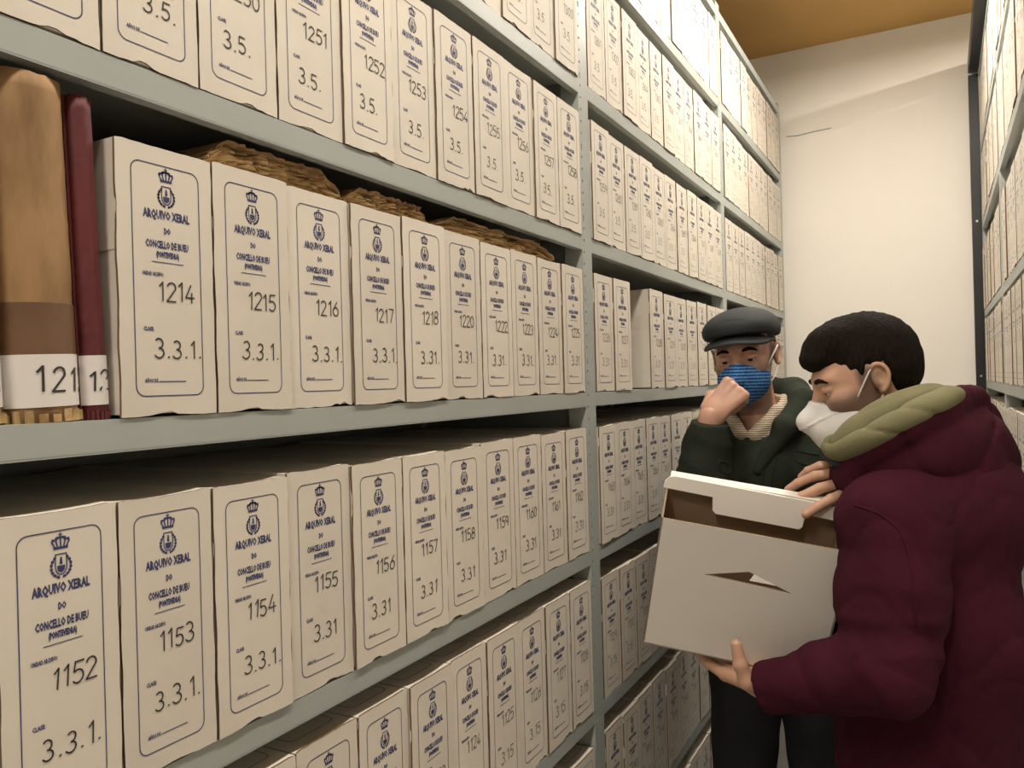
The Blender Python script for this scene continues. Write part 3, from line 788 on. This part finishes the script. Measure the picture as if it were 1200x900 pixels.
def limbs(F, hipL, hipR, kneeL, kneeR, ankL, ankR, neck, chest, pelvis, shL, elL, wrL, shR, elR, wrR, g=0.0):
    F.chain([neck, chest], [.055+g, .105+g], .05); F.chain([chest, pelvis], [.112+g, .112+g], .05)
    for a, b, c in ((shL, elL, wrL), (shR, elR, wrR)):
        F.cap(chest, a, .08+g, .052+g, .04); F.chain([a, b, c], [.050+g, .040+g, .026+g], .02)
    for a, b, c in ((hipL, kneeL, ankL), (hipR, kneeR, ankR)):
        F.chain([pelvis, a, b, c], [.10+g, .082+g, .058+g, .040+g], .03)
neckA = frA.p(-0.085, 0, -0.21)
hipc = np.array([floorA[0], floorA[1], 0.90])
JA = dict(neck=neckA, chest=P(1085, 640, 1.37), pelvis=hipc,
    hipL=hipc+[0, -.09, -.04], hipR=hipc+[0, .09, -.04], kneeL=[hipc[0]-.02, hipc[1]-.10, .49], kneeR=[hipc[0]-.03, hipc[1]+.10, .49],
    ankL=[hipc[0]+.03, hipc[1]-.11, .09], ankR=[hipc[0]+.02, hipc[1]+.11, .09],
    shL=P(1045, 614, 1.185), elL=P(1042, 783, 1.125), wrL=P(905, 806, 1.225), shR=P(1075, 590, 1.52), elR=P(1085, 700, 1.55), wrR=P(1048, 558, 1.325))
JA = {k: np.array(v, float) for k, v in JA.items()}
FB_ = Field([-.6, .95, .03], [.42, 1.95, 1.55], 0.008); limbs(FB_, **JA)
bodyA = put('body', [FB_.mesh(), FA.mesh(), lhand.mesh(), rhand.mesh()], 'skin', A)
stubble(bodyA, frA, 1.0)
eyes(frA, bodyA)
# hair
H = Field(frA.o-.17, frA.o+.19, 0.0022); L = LF(H, frA)
L.e((-.014, 0, .038), (.094, .079, .087), 0); L.e((.036, 0, .088), (.056, .058, .034), .03); L.e((.080, 0, .062), (.024, .050, .024), .02); L.e((-.030, 0, .02), (.078, .075, .088), .02)
def hairline(D, X, Y, Z):
    a, b, c = frA.loc(X, Y, Z)
    hl = np.interp(a, [-.11, -.06, -.030, -.022, .010, .022, .034, .050, .062, .10], [-.070, -.075, -.045, .026, .028, -.024, -.020, .016, .036, .044])
    D = D + .0009*(nz3(X, Y, Z*.4, 330, 1)) + .0018*nz3(X, Y, Z, 60, 2)
    D = D + .0035*np.clip(1-(c-hl)/.030, 0, 1)**1.5
    return np.maximum(D, (hl+.003*np.sin(a*700+b*300)*np.sin(a*260+1)-c)*0.7*frA.sc)
H.func(hairline); put('hair', [H.mesh()], 'hair_dark', bodyA)
# white mask
K = Field(frA.o-.16, frA.o+.17, 0.002); L = LF(K, frA)
L.e((.050, 0, -.060), (.056, .060, .056), 0); L.c((.096, 0, -.014), (.130, 0, -.046), .015, .014, .03); L.c((.130, 0, -.046), (.100, 0, -.104), .015, .016, .02)
L.e((.064, 0, -.082), (.056, .058, .046), .02)
def mclip(D, X, Y, Z):
    a, b, c = frA.loc(X, Y, Z); top = -.012+.0*a-.35*np.abs(b)
    D = np.maximum(D, c-top-.30*(a-.10)); D = np.maximum(D, .034-a-.0*b)
    return D-.0016*np.exp(-((c+.045+.25*(a-.1))/.0022)**2)
K.func(mclip); mk = put('face_mask', [K.mesh()], 'white_mask', A)
for q in ([frA.p(.052, .052, -.045), frA.p(.032, .070, -.014), frA.p(.010, .079, .014), frA.p(.000, .084, .024)],
          [frA.p(.045, .050, -.100), frA.p(.022, .064, -.072), frA.p(.004, .075, -.040), frA.p(-.002, .079, -.030)]):
    bm = bmesh.new(); tube(bm, q, .0017, 6); put_bm('ear_loop', bm, 'white_mask', mk)
# trousers, shoes
T = Field([-.35, .95, .05], [.35, 1.95, 1.0], 0.009)
for a, b, c in (('hipL', 'kneeL', 'ankL'), ('hipR', 'kneeR', 'ankR')): T.chain([JA['pelvis'], JA[a], JA[b], JA[c]], [.125, .105, .078, .062], .03)
T.func(lambda D, X, Y, Z: D+.004*nz3(X, Y, Z, 30, 3)); T.plane((0, 0, .985), (0, 0, 1)); put('trousers', [T.mesh()], 'trousers', A)
for k in ('ankL', 'ankR'):
    o = origin_of(A); shoe(A, JA[k][0]-o[0]-.03, JA[k][1]-o[1], math.pi)
# parka
J = Field([-.42, .88, .72], [.30, 1.98, 1.62], 0.0055)
ch = JA['chest']; sh = RT
for s in (-.075, .075):
    J.chain([ch+[0.0, s*1.1, .03], ch+[0.0, s, -.14], [ch[0]-.005, ch[1]+s, .80]], [.128, .142, .146], .05)
J.ell(ch+[.03, 0, .08], (.13, .17, .13), None, .05)
J.cap(ch+[0, -.03, .08], JA['shL'], .10, .076, .05)
J.chain([JA['shL'], JA['shL']*.5+JA['elL']*.5], [.078, .074], .02); 
J.cap(JA['shL']*.5+JA['elL']*.5, JA['elL'], .072, .064, .02, fold=.006, freq=62)
cuf = JA['wrL']-unit(JA['elL']-JA['wrL'])*0.014
J.cap(JA['elL'], cuf, .066, .040, .015, fold=.005, freq=48, ph=1)
J.cap(ch+[0, .04, .06], JA['shR'], .09, .07, .04); J.chain([JA['shR'], JA['elR']], [.072, .064], .02)
cufR = JA['wrR']+(JA['elR']-JA['wrR'])*0.10
J.cap(JA['elR'], cufR, .062, .042, .02, fold=.004, freq=50)
def folds(D, X, Y, Z):
    n = nz3(X, Y, Z*0.55, 17, 4); n2 = nz3(X+.3, Y*1.2, Z, 34, 5)
    n3 = nz3(X*1.3, Y, Z*1.6, 26, 12)
    return D + .0055*(1-np.abs(n))**6 + .0035*(1-np.abs(n3))**8 + .0022*n2 - .001
J.func(folds)
J.plane((0, 0, .785), (0, 0, -1)); 
for c_, el in ((cuf, JA['elL']), (cufR, JA['elR'])): J.plane(c_, c_-el, 0, c_-.062, c_+.062)
jk = put('parka', [J.mesh()], 'maroon', A)
# cuffs as their own bands
for c_, el, rr in ((cuf, JA['elL'], .0385), (cufR, JA['elR'], .036)):
    bm = bmesh.new(); dd = unit(el-c_)
    tube(bm, [c_-dd*.002, c_+dd*.003, c_+dd*.012, c_+dd*.022], [rr-.006, rr-.002, rr-.001, rr-.003], 18); put_bm('cuff', bm, 'maroon', jk)
bm = bmesh.new(); tube(bm, [P(999, 684, 1.150), P(998, 700, 1.146), P(998, 716, 1.143)], [.0018, .0022, .0018], 6); put_bm('sleeve_zip', bm, 'metal', jk)
# hood lying on the back and shoulders
G = Field([-.35, 1.0, 1.20], [.36, 1.95, 1.72], 0.0045)
G.ell(P(1092, 548, 1.35), (.115, .150, .082), None, .0)
G.spline([P(1025, 562, 1.27), P(1075, 532, 1.25), P(1122, 520, 1.33), P(1142, 548, 1.39)], [.042, .056, .062, .058], .08)
G.spline([P(1003, 545, 1.245), P(1050, 511, 1.205), P(1100, 482, 1.23), P(1138, 465, 1.32), P(1162, 508, 1.39)], [.012, .017, .020, .017, .020], .04)
G.spline([P(1005, 575, 1.25), P(1080, 600, 1.23), P(1145, 604, 1.29), P(1172, 580, 1.37)], [.016, .024, .024, .020], .06)
G.spline([P(1003, 552, 1.25), P(988, 560, 1.34), P(1000, 545, 1.48), P(1060, 500, 1.56), P(1136, 468, 1.42)], [.014, .024, .03, .03, .022], .05)
def hf(D, X, Y, Z): return D+.005*(1-np.abs(nz3(X*1.4, Y*0.6, Z, 19, 8)))**5+.0025*nz3(X, Y, Z, 40, 2)-.002
G.func(hf)
# hollow for the neck and the hoodie
G.cap(frA.p(-.05, 0, .02), neckA+[-.01, 0, .03], .075, .082, .02, 'cut')
hdA = put('hood', [G.mesh()], 'maroon', jk)
seam('armhole_seam', jk, [(1002, 592), (1030, 601), (1056, 622), (1068, 660), (1072, 700), (1073, 735)], .0022, 'maroon')
seam('elbow_crease', jk, [(978, 742), (1000, 752), (1024, 755)], .0022, 'maroon')

# olive hoodie collar in two rolls round the neck
O = Field([-.42, 1.05, 1.28], [.30, 1.85, 1.66], 0.0035)
O.spline([P(990, 522, 1.262), P(1012, 500, 1.235), P(1052, 478, 1.235), P(1090, 466, 1.28), P(1108, 468, 1.36), P(1085, 470, 1.46), P(1020, 488, 1.49), P(988, 512, 1.42), P(980, 524, 1.33), P(990, 522, 1.262)],
        [.017, .020, .021, .021, .021, .022, .022, .020, .018, .017], .03, n=8)
O.spline([P(1003, 520, 1.265), P(1060, 497, 1.26), P(1105, 479, 1.33)], [.022, .030, .030], .02)
O.func(lambda D, X, Y, Z: D+.0016*nz3(X, Y, Z, 26, 6)+.0022*(1-np.abs(nz3(X*.6, Y*.6, Z*2.2, 24, 2)))**6)
hd = put('hoodie', [O.mesh()], 'olive', A)
O = Field([-.42, 1.05, 1.28], [.30, 1.85, 1.66], 0.0035)
O.spline([P(990, 508, 1.44), P(976, 524, 1.34), P(984, 530, 1.26), P(1022, 511, 1.205), P(1070, 484, 1.197), P(1112, 464, 1.24), P(1130, 461, 1.34)], [.014, .014, .013, .015, .016, .015, .013], .03, n=8, flat=(RT*.4+UZ*.9, .8))
O.func(lambda D, X, Y, Z: D+.0016*nz3(X, Y, Z, 30, 6)+.003*(1-np.abs(nz3(X*.5, Y*.5, Z*2.4, 26, 4)))**6)
put('hoodie_fold', [O.mesh()], 'olive', hd)
bm = bmesh.new(); tube(bm, [P(970, 534, 1.31), P(984, 541, 1.27), P(1000, 548, 1.25)], [.009, .012, .009], 10); put_bm('shirt_collar', bm, 'navy', A)

# ---- person two: man in flat cap pinching his blue mask
floorB = P(905, 700, 2.06); floorB[2] = 0
B = empty('person', tuple(floorB)); tag(B, 'person in dark flat cap and green coat pulling at a blue patterned face mask', 'person')
fB = -FW*0.86-RT*0.48-UZ*0.10
frB = Frame(P(873, 418, 2.0), fB, UZ-RT*0.10, 0.97)
FBh, LB = head_field(frB, 0.0026, neck=(-0.02, 0, -0.19))
handB = hand_field(P(832, 488, 1.80), RT*.72+UZ*.68+FW*.10, -FW*.85-RT*.35+UZ*.2, UZ, [(1.15, 1.25, .5), (1.3, 1.4, .6), (1.35, 1.45, .6), (1.4, 1.4, .6)],
    thumb=[(.012, .018, -.006), (.045, .036, -.024), (.075, .030, -.040), (.092, .018, -.048)], h=.002, arm=P(822, 590, 1.84))
neckB = frB.p(-.03, 0, -.20)
hb = np.array([floorB[0]+.02, floorB[1], .92])
bf = unit(-FW*.8-RT*.45); bl = np.cross(UZ, bf)       # facing and left of the body
JB = dict(neck=neckB, chest=P(905, 575, 2.08), pelvis=hb, hipL=hb+bl*.09+[0, 0, -.04], hipR=hb-bl*.09+[0, 0, -.04],
    kneeL=hb+bl*.10+bf*.03+[0, 0, -.45], kneeR=hb-bl*.10+bf*.03+[0, 0, -.45], ankL=hb+bl*.11+[0, 0, -.83], ankR=hb-bl*.11+[0, 0, -.83],
    shR=P(836, 528, 2.02), elR=P(822, 590, 1.84), wrR=P(832, 488, 1.80), shL=P(985, 515, 2.14), elL=P(1005, 640, 2.14), wrL=P(985, 720, 2.0))
JB = {k: np.array(v, float) for k, v in JB.items()}
Fb = Field([-.66, 1.5, .03], [.2, 2.5, 1.6], 0.009); limbs(Fb, **JB)
handBL = hand_field(JB['wrL'], -UZ*.9-RT*.3, -FW, -RT, [(.3, .4, .3)]*4, thumb=[(.012, .018, -.004), (.036, .036, -.014), (.066, .040, -.02), (.09, .036, -.03)], h=.003)
bodyB = put('body', [Fb.mesh(), FBh.mesh(), handB.mesh(), handBL.mesh()], 'skin_b', B)
stubble(bodyB, frB, 1.0)
eyes(frB, bodyB)
H = Field(frB.o-.17, frB.o+.17, 0.003); L = LF(H, frB)
L.e((-.017, 0, .030), (.0945, .0775, .085), 0)
def hlB(D, X, Y, Z):
    a, b, c = frB.loc(X, Y, Z)
    hl = np.interp(a, [-.11, -.06, -.030, -.022, .010, .022, .034, .045, .10], [-.060, -.065, -.045, .028, .030, -.015, -.012, .030, .058])
    return np.maximum(D, (hl-c)*.7)
H.func(hlB); put('hair', [H.mesh()], 'hair_grey', bodyB)
# flat cap
K = Field(frB.o-.20, frB.o+.22, 0.0028); L = LF(K, frB)
L.e((-.014, 0, .066), (.112, .095, .062), 0); L.e((.048, 0, .074), (.076, .084, .040), .03)
def capcut(D, X, Y, Z):
    a, b, c = frB.loc(X, Y, Z); return np.maximum(D, (.047+.12*(a+.02)-c)*.97)
K.func(capcut)
L.e((-.014, 0, .022), (.0925, .0765, .085), .0, 'cut')
cp = put('flat_cap', [K.mesh()], 'cap_wool', B)
K = Field(frB.o-.20, frB.o+.22, 0.0022)
def brim(D, X, Y, Z):
    a, b, c = frB.loc(X, Y, Z)
    r = np.sqrt(((a-.060)/.090)**2+(b/.083)**2); surf = .060-.26*(a-.08)-4.0*b*b
    return np.maximum(np.maximum((r-1)*.075, np.abs(c-surf)-.0034), .055-a)
K.func(brim); put('cap_brim', [K.mesh()], 'cap_wool', cp)
# blue mask with ear loop
K = Field(frB.o-.17, frB.o+.17, 0.0022); L = LF(K, frB)
L.e((.046, 0, -.055), (.066, .066, .062), 0); L.c((.095, 0, -.018), (.124, .0, -.050), .015, .014, .03); L.c((.122, 0, -.050), (.085, 0, -.105), .014, .014, .025)
def mclipB(D, X, Y, Z):
    a, b, c = frB.loc(X, Y, Z); D = np.maximum(D, c+.010+.20*np.abs(b)-.25*(a-.10)); return np.maximum(D, .026-a)
K.func(mclipB); mk = put('face_mask', [K.mesh()], 'blue_mask', B)
for q in ([frB.p(.040, .060, -.030), frB.p(.020, .076, .000), frB.p(.002, .086, .020)], [frB.p(.032, .058, -.075), frB.p(.012, .072, -.055), frB.p(-.004, .082, -.026)]):
    bm = bmesh.new(); tube(bm, q, .0024, 6); put_bm('ear_loop', bm, 'white_mask', mk)
# sweater collar
K = Field(frB.o-[.25, .25, .36], frB.o+[.25, .25, -.05], 0.003)
n0 = neckB+UZ*.035
K.ell(n0+bf*.03+[0, 0, -.085], (.098, .098, .10), None, .0)
K.chain([n0+UZ*.035+bl*.062-bf*.02, n0+UZ*.012+bl*.058+bf*.05, n0-UZ*.04+bl*.016+bf*.115], [.019, .018, .016], .012)
K.chain([n0+UZ*.035-bl*.062-bf*.02, n0+UZ*.012-bl*.058+bf*.05, n0-UZ*.04-bl*.016+bf*.115], [.019, .018, .016], .012)
K.chain([n0+UZ*.035+bl*.062-bf*.02, n0+UZ*.045-bf*.07, n0+UZ*.035-bl*.062-bf*.02], [.019, .02, .019], .012)
K.chain([n0+UZ*.06, n0-UZ*.01+bf*.02], [.054, .058], .01, mode='cut')
K.chain([n0+UZ*.0+bf*.05, n0-UZ*.055+bf*.115], [.035, .010], .01, mode='cut')
put('sweater', [K.mesh()], 'cream_knit', B)
# coat
J = Field([-.66, 1.55, .78], [.22, 2.55, 1.66], 0.0065)
cB = JB['chest']
for s in (-.085, .085):
    J.chain([cB+bl*s*1.1+[0, 0, .06], cB+bl*s+[0, 0, -.14], hb+bl*s+[0, 0, -.06]], [.120, .135, .135], .05)
J.cap(cB+[0, 0, .09], JB['shR'], .095, .075, .05); J.cap(cB+[0, 0, .09], JB['shL'], .095, .075, .05)
J.cap(JB['shR'], JB['elR'], .080, .070, .02, fold=.006, freq=40)
J.cap(n0+bf*.055-UZ*.125, cB+bf*.05, .105, .13, .05)
J.cap(n0+bl*.09-UZ*.06, n0+bl*.05+bf*.06-UZ*.14, .05, .08, .04); J.cap(n0-bl*.09-UZ*.06, n0-bl*.05+bf*.06-UZ*.14, .05, .08, .04)
cfB = JB['wrR']+(JB['elR']-JB['wrR'])*0.06
J.cap(JB['elR'], cfB, .070, .046, .015, fold=.005, freq=45, ph=2)
J.chain([JB['shL'], JB['elL'], JB['wrL']+(JB['elL']-JB['wrL'])*.1], [.078, .066, .046], .02)
J.func(lambda D, X, Y, Z: D+.008*(np.abs(nz3(X, Y, Z*.6, 16, 9))-.35)+.003*nz3(X, Y, Z, 36, 1))
# open collar: cut a V at the front, clear the neck
J.cap(neckB+UZ*.10, neckB-UZ*.03+bf*.01, .070, .080, .01, 'cut')
J.chain([neckB+UZ*.07+bf*.09, neckB-UZ*.005+bf*.145], [.055, .008], .01, mode='cut')
J.plane(cfB, cfB-JB['elR'], 0, cfB-.062, cfB+.062)
J.plane((0, 0, .83), (0, 0, -1))
jb = put('coat', [J.mesh()], 'green_coat', B)
G = Field([-.62, 1.6, 1.15], [.15, 2.5, 1.62], 0.0045)
G.chain([n0-UZ*.12+bf*.150+bl*.030, n0-UZ*.02+bf*.11+bl*.085, n0+UZ*.035+bl*.115, n0+UZ*.055-bf*.09+bl*.07, n0+UZ*.055-bf*.11, n0+UZ*.045-bf*.08-bl*.08, n0+UZ*.01-bl*.112, n0-UZ*.04+bf*.10-bl*.080, n0-UZ*.13+bf*.145-bl*.03],
        [.014, .024, .034, .042, .045, .038, .028, .020, .012], .02)
G.chain([n0-UZ*.02-bf*.09+bl*.10, n0-UZ*.05-bf*.16, n0-UZ*.02-bf*.09-bl*.10], [.06, .07, .06], .03)
G.func(lambda D, X, Y, Z: D+.005*(np.abs(nz3(X, Y, Z, 28, 3))-.3))
put('coat_hood', [G.mesh()], 'green_coat', jb)
seam('lapel_edge', jb, [(936, 462), (926, 486), (912, 508), (902, 522)], .0035, 'green_coat')
seam('front_placket', jb, [(902, 520), (897, 540), (893, 562), (889, 585), (886, 610)], .0035, 'green_coat')
seam('front_placket', jb, [(913, 522), (908, 542), (904, 564), (901, 585), (898, 610)], .0025, 'green_coat')
seam('pocket_flap', jb, [(930, 528), (946, 531), (962, 533), (960, 546), (946, 545), (932, 541), (930, 528)], .0028, 'green_coat')
seam('pocket_flap', jb, [(842, 540), (856, 543), (872, 545), (871, 557), (856, 556), (843, 552), (842, 540)], .0028, 'green_coat')
seam('shoulder_seam', jb, [(862, 500), (846, 520), (838, 545), (840, 570)], .0025, 'green_coat')
T = Field([-.62, 1.6, .05], [.2, 2.45, .99], 0.01)
for a, b, c in (('hipL', 'kneeL', 'ankL'), ('hipR', 'kneeR', 'ankR')): T.chain([JB['pelvis'], JB[a], JB[b], JB[c]], [.12, .10, .075, .060], .03)
T.func(lambda D, X, Y, Z: D+.004*nz3(X, Y, Z, 30, 3)); put('trousers', [T.mesh()], 'trousers', B)
for k in ('ankL', 'ankR'):
    o = origin_of(B); shoe(B, JB[k][0]-o[0]+bf[0]*.03, JB[k][1]-o[1]+bf[1]*.03, math.atan2(bf[1], bf[0]))

# ------------------------------------------------------------------ the open box in his hands
ca, sa = math.cos(math.radians(10)), math.sin(math.radians(10)); cp_, sp_ = math.cos(math.radians(22)), math.sin(math.radians(22))
bw = unit((RT*math.cos(.22)-FW*math.sin(.22))*ca-UZ*sa); bu0 = RT*sa+UZ*ca; bu = unit(bu0*cp_-FW*sp_); bu = unit(bu-bw*(bu@bw)); bd = unit(np.cross(bu, bw)*1.0)
if bd@FW < 0: bd = -bd
p0 = P(753, 753, 1.33)
BX = empty('open_archive_box', (0, 0, 0))
BX.matrix_world = Matrix(((bw[0], bd[0], bu[0], p0[0]), (bw[1], bd[1], bu[1], p0[1]), (bw[2], bd[2], bu[2], p0[2]), (0, 0, 0, 1)))
tag(BX, 'empty white cardboard box, open and tilted, held by the person in maroon', 'box')
W_, H_, D_ = 0.284, 0.240, 0.130; TH_ = 0.003
def slab(name, outer, hole, th, m1, m2, axis_map, parent):
    """outline in two axes, given thickness, outside face m1, inside face m2"""
    bm = bmesh.new()
    ov = [bm.verts.new((a, 0, b)) for a, b in outer]; es = [bm.edges.new((ov[i], ov[(i+1) % len(ov)])) for i in range(len(ov))]
    if hole:
        hv = [bm.verts.new((a, 0, b)) for a, b in hole]; es += [bm.edges.new((hv[i], hv[(i+1) % len(hv)])) for i in range(len(hv))]
    bmesh.ops.triangle_fill(bm, edges=es, use_beauty=True)
    fs = list(bm.faces); r = bmesh.ops.extrude_face_region(bm, geom=fs)
    bmesh.ops.translate(bm, vec=(0, th, 0), verts=[g for g in r['geom'] if isinstance(g, bmesh.types.BMVert)])
    for f in bm.faces:
        cy = sum(v.co.y for v in f.verts)/len(f.verts); f.material_index = 1 if cy > th*0.3 else 0
    bmesh.ops.recalc_face_normals(bm, faces=bm.faces)
    for v in bm.verts: v.co = Vector(axis_map(*v.co))
    return from_bm(name, bm, [m1, m2], parent)
hole = [(0.0782, 0.1538), (0.1445, 0.1740), (0.2129, 0.1499)]
slab('front_wall', [(0, 0), (W_, 0), (W_, H_), (0, H_)], hole, TH_, 'new_card', 'brown_card', lambda x, y, z: (x, y, z), BX)
slab('back_wall', [(0, 0), (W_, 0), (W_, H_), (0, H_)], None, TH_, 'new_card', 'brown_card', lambda x, y, z: (x, D_-y, z), BX)
slab('side_wall', [(0, 0), (D_, 0), (D_, H_), (0, H_)], None, TH_, 'new_card', 'brown_card', lambda x, y, z: (y, x, z), BX)
slab('side_wall', [(0, 0), (D_, 0), (D_, H_), (0, H_)], None, TH_, 'new_card', 'brown_card', lambda x, y, z: (W_-y, x, z), BX)
slab('bottom', [(0, 0), (W_, 0), (W_, D_), (0, D_)], None, TH_, 'new_card', 'brown_card', lambda x, y, z: (x, z, y), BX)
# lid hinged on the back wall, folded towards the viewer with its tuck tab hanging down
slab('lid_flap', [(-0.004, 0.004), (0.004, 0.013), (0.014, 0.015), (W_, 0.010), (W_, -0.012), (0.226, -0.010), (0.2235, -0.031), (0.219, -0.035), (0.086, -0.034), (0.080, -0.029), (0.077, -0.008), (-0.005, -0.006)], None, 0.004, 'new_card', 'new_card', lambda x, y, z: (x, D_-0.020-y+z*0.28, H_+0.006+z), BX)
box('lid_fold', (0.004, D_-0.016, H_+0.016), (W_, D_+0.001, H_+0.0195), 'new_card', BX, 0.001)
box('lid_back', (0.004, D_, H_-0.002), (W_, D_+0.003, H_+0.0195), 'new_card', BX)
slab('handle_flap', [(0.150, 0.150), (0.165, 0.174), (0.228, 0.150)], None, 0.002, 'new_card', 'brown_card', lambda x, y, z: (x, TH_+0.010+(y)+(z-0.145)*1.0, 0.144+(z-0.145)*0.6), BX)
